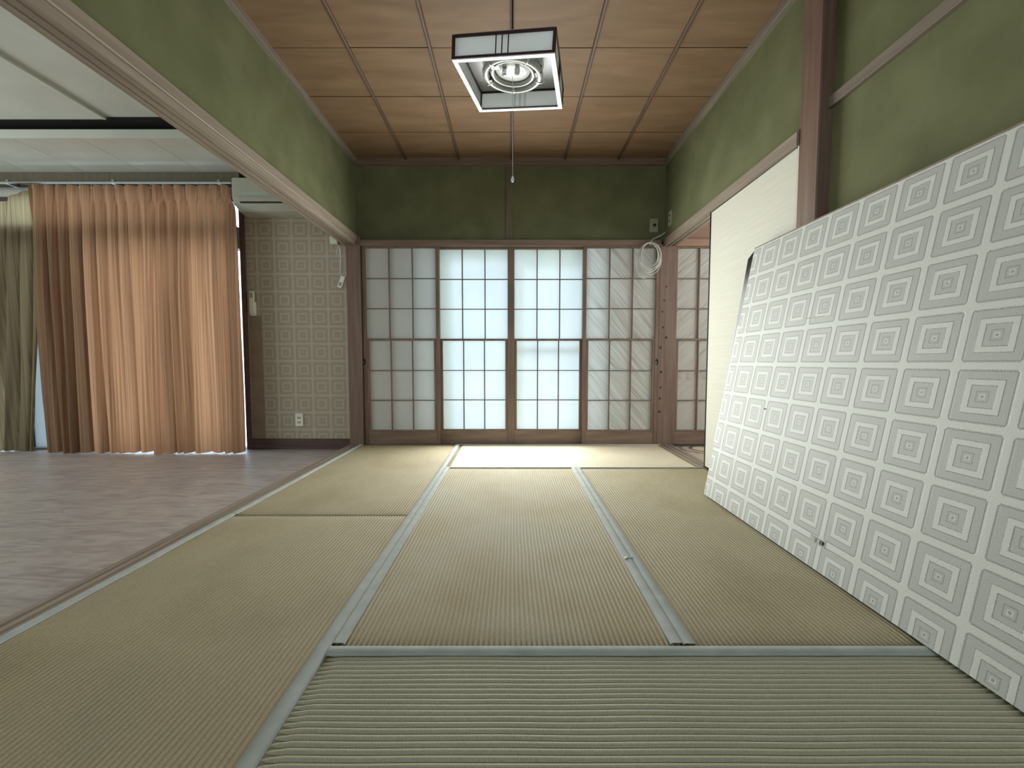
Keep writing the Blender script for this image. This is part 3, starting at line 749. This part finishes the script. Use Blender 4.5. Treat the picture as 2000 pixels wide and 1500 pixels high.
ac = thing('air_conditioner', (-1.96, 3.625, 2.04), 'old off white wall air conditioner above the patterned wallpaper', 'air conditioner')
xa, xb = -2.362, -1.565; yb_ = 3.6245; yf = 3.43
prism('body', [(yb_, 2.036), (3.52, 2.052), (yf + .028, 2.090), (yf + .004, 2.118), (yf, 2.140), (yf, 2.292), (yf + .016, 2.305), (yb_, 2.305)], 'x', xa, xb, 'ac_plastic', ac)
box('front_panel', (xa + .012, yf - .008, 2.150), (xb - .012, yf + .002, 2.296), 'ac_plastic', ac, bev=.004)
box('air_grille', (xa + .095, yf - .011, 2.158), (xb - .08, yf - .006, 2.180), 'ac_green', ac, bev=.002)
box('outlet_slot', (xa + .06, yf + .001, 2.096), (xb - .03, yf + .060, 2.1035), 'black', ac, bev=.001)
box('louvre', (xa + .05, yf - .006, 2.104), (xb - .03, yf + .010, 2.136), 'ac_plastic', ac, bev=.003)
# wall fittings near the air conditioner
so = thing('wall_socket', (-1.953, D, .219), 'ivory double wall socket low on the patterned wallpaper', 'socket')
box('plate', (-1.989, D - .010, .160), (-1.917, D + .001, .278), 'plate', so, bev=.003)
for z in (.238, .196):
    for dx in (-.008, .008):
        box('slot', (-1.953 + dx - .003, D - .0112, z - .009), (-1.953 + dx + .003, D - .009, z + .009), 'black', so, bev=.0004)
rm = thing('remote_control', (-2.338, D, 1.18), 'slim white remote control in its holder beside the window frame', 'remote control')
box('holder', (-2.366, D - .014, 1.168), (-2.312, D, 1.29), 'plate', rm, bev=.004)
box('handset', (-2.362, D - .030, 1.185), (-2.316, D - .014, 1.385), 'plate', rm, bev=.006)
box('display', (-2.354, D - .0312, 1.325), (-2.324, D - .029, 1.37), 'grey_plastic', rm, bev=.0006)
ph = thing('phone_jack_cord', (-1.545, D - .02, 1.85), 'white plug on a looped cord hanging beside the dark corner post', 'cord')
box('terminal_box', (-1.625, D - .030, 1.80), (-1.555, D, 1.872), 'plate', ph, bev=.005)
tube('lead', [(-1.560, D - .02, 1.81), (-1.553, D - .03, 1.76), (-1.562, D - .035, 1.71), (-1.545, D - .035, 1.68), (-1.530, D - .035, 1.73), (-1.540, D - .035, 1.79), (-1.525, D - .04, 1.74), (-1.523, D - .04, 1.66), (-1.530, D - .04, 1.56), (-1.528, D - .04, 1.51)], .0035, 'white_plastic', ph, 6)
pl = box('plug', (-.020, -.014, -.055), (.020, .014, .055), 'white_plastic', ph, bev=.005)
pl.matrix_local = Matrix.Translation(Vector((-1.520, D - .04, 1.462)) - wl(ph)) @ Matrix.Rotation(.38, 4, 'Y'); WL[pl.name] = Vector((0, 0, 0))
box('plug_socket', (-.012, -.0155, -.040), (.012, -.013, -.005), 'grey_plastic', pl, bev=.0005)

# ------------------------------------------------------------------ cable coil and wall plates at the far right
cb = thing('cable_coil', (1.19, 3.56, 1.72), 'coil of pale cable hanging from a hook on the screen lintel', 'cable')
rc = random.Random(5); pts = []
for k in range(7 * 30):
    a = 2 * PI * k / 30; lp = k / 30
    wob = [(.0, 1), (.006, .90), (-.010, .82), (.008, .97), (-.006, .74), (.006, .88), (-.004, .70), (0, .78)]
    w0, s0 = wob[int(lp)]; w1_, s1_ = wob[min(int(lp) + 1, 7)]; f = lp - int(lp)
    w_ = w0 + (w1_ - w0) * f; s_ = s0 + (s1_ - s0) * f
    zt = 1.795
    pts.append((1.212 + w_ * 1.6 + .104 * s_ * math.sin(a), 3.552 - .012 * (lp / 7) + .003 * math.sin(a * 2 + lp), zt - .145 * s_ * (1 - math.cos(a))))
tube('wound_cable', pts, .0034, 'cable', cb, 6)
tube('loose_loop', [(1.185 + .075 * math.sin(t) - .02, 3.548, 1.61 - .125 * math.cos(t) + .0) for t in [(-.2 + 2.1 * k / 14) * -1 for k in range(15)]], .0032, 'cable', cb, 6)
tube('lead', [(1.222, 3.555, 1.800), (1.235, 3.555, 1.825), (1.27, 3.55, 1.842), (1.31, 3.545, 1.858), (1.336, 3.53, 1.880)], .0042, 'cable', cb, 6)
tube('tie', [(1.207, 3.552, 1.785), (1.215, 3.545, 1.80), (1.225, 3.548, 1.80), (1.230, 3.555, 1.785), (1.215, 3.560, 1.778)], .004, 'white_plastic', cb, 6)
tube('hook', [(1.218, 3.572, 1.836), (1.216, 3.556, 1.832), (1.216, 3.550, 1.806), (1.218, 3.558, 1.79), (1.220, 3.566, 1.795)], .003, 'metal', cb, 6)
pa = thing('wall_plate', (1.275, 3.645, 1.98), 'greenish switch plate on the dark far wall above the cable coil', 'wall plate')
box('plate', (1.238, 3.632, 1.915), (1.314, 3.647, 2.038), 'grey_plastic', pa, bev=.004)
lathe('knob', [(.014, 0), (.012, .010), (.006, .012)], (0, 0, 0), 'black', pa, 12).matrix_local = Matrix.Translation(Vector((1.278, 3.633, 1.975)) - wl(pa)) @ Matrix.Rotation(PI / 2, 4, 'X')
pb = thing('wall_plate', (1.372, 3.50, 1.98), 'slim plate on the right green wall in the far corner', 'wall plate')
box('plate', (1.362, 3.47, 1.93), (1.377, 3.54, 2.05), 'grey_plastic', pb, bev=.003)
for z in (1.965, 2.015): box('slot', (1.3605, 3.495, z - .008), (1.3625, 3.510, z + .008), 'black', pb, bev=.0004)

# small scrap on the mat border
sc_ = thing('tape_scrap', (.435, 1.46, 0), 'tiny white scrap lying on the grey mat border', 'scrap')
tube('curl', [(.420, 1.452, .006), (.430, 1.458, .010), (.440, 1.466, .009), (.452, 1.468, .006), (.460, 1.476, .005)], [.002, .004, .003, .004, .002], 'white_plastic', sc_, 5)
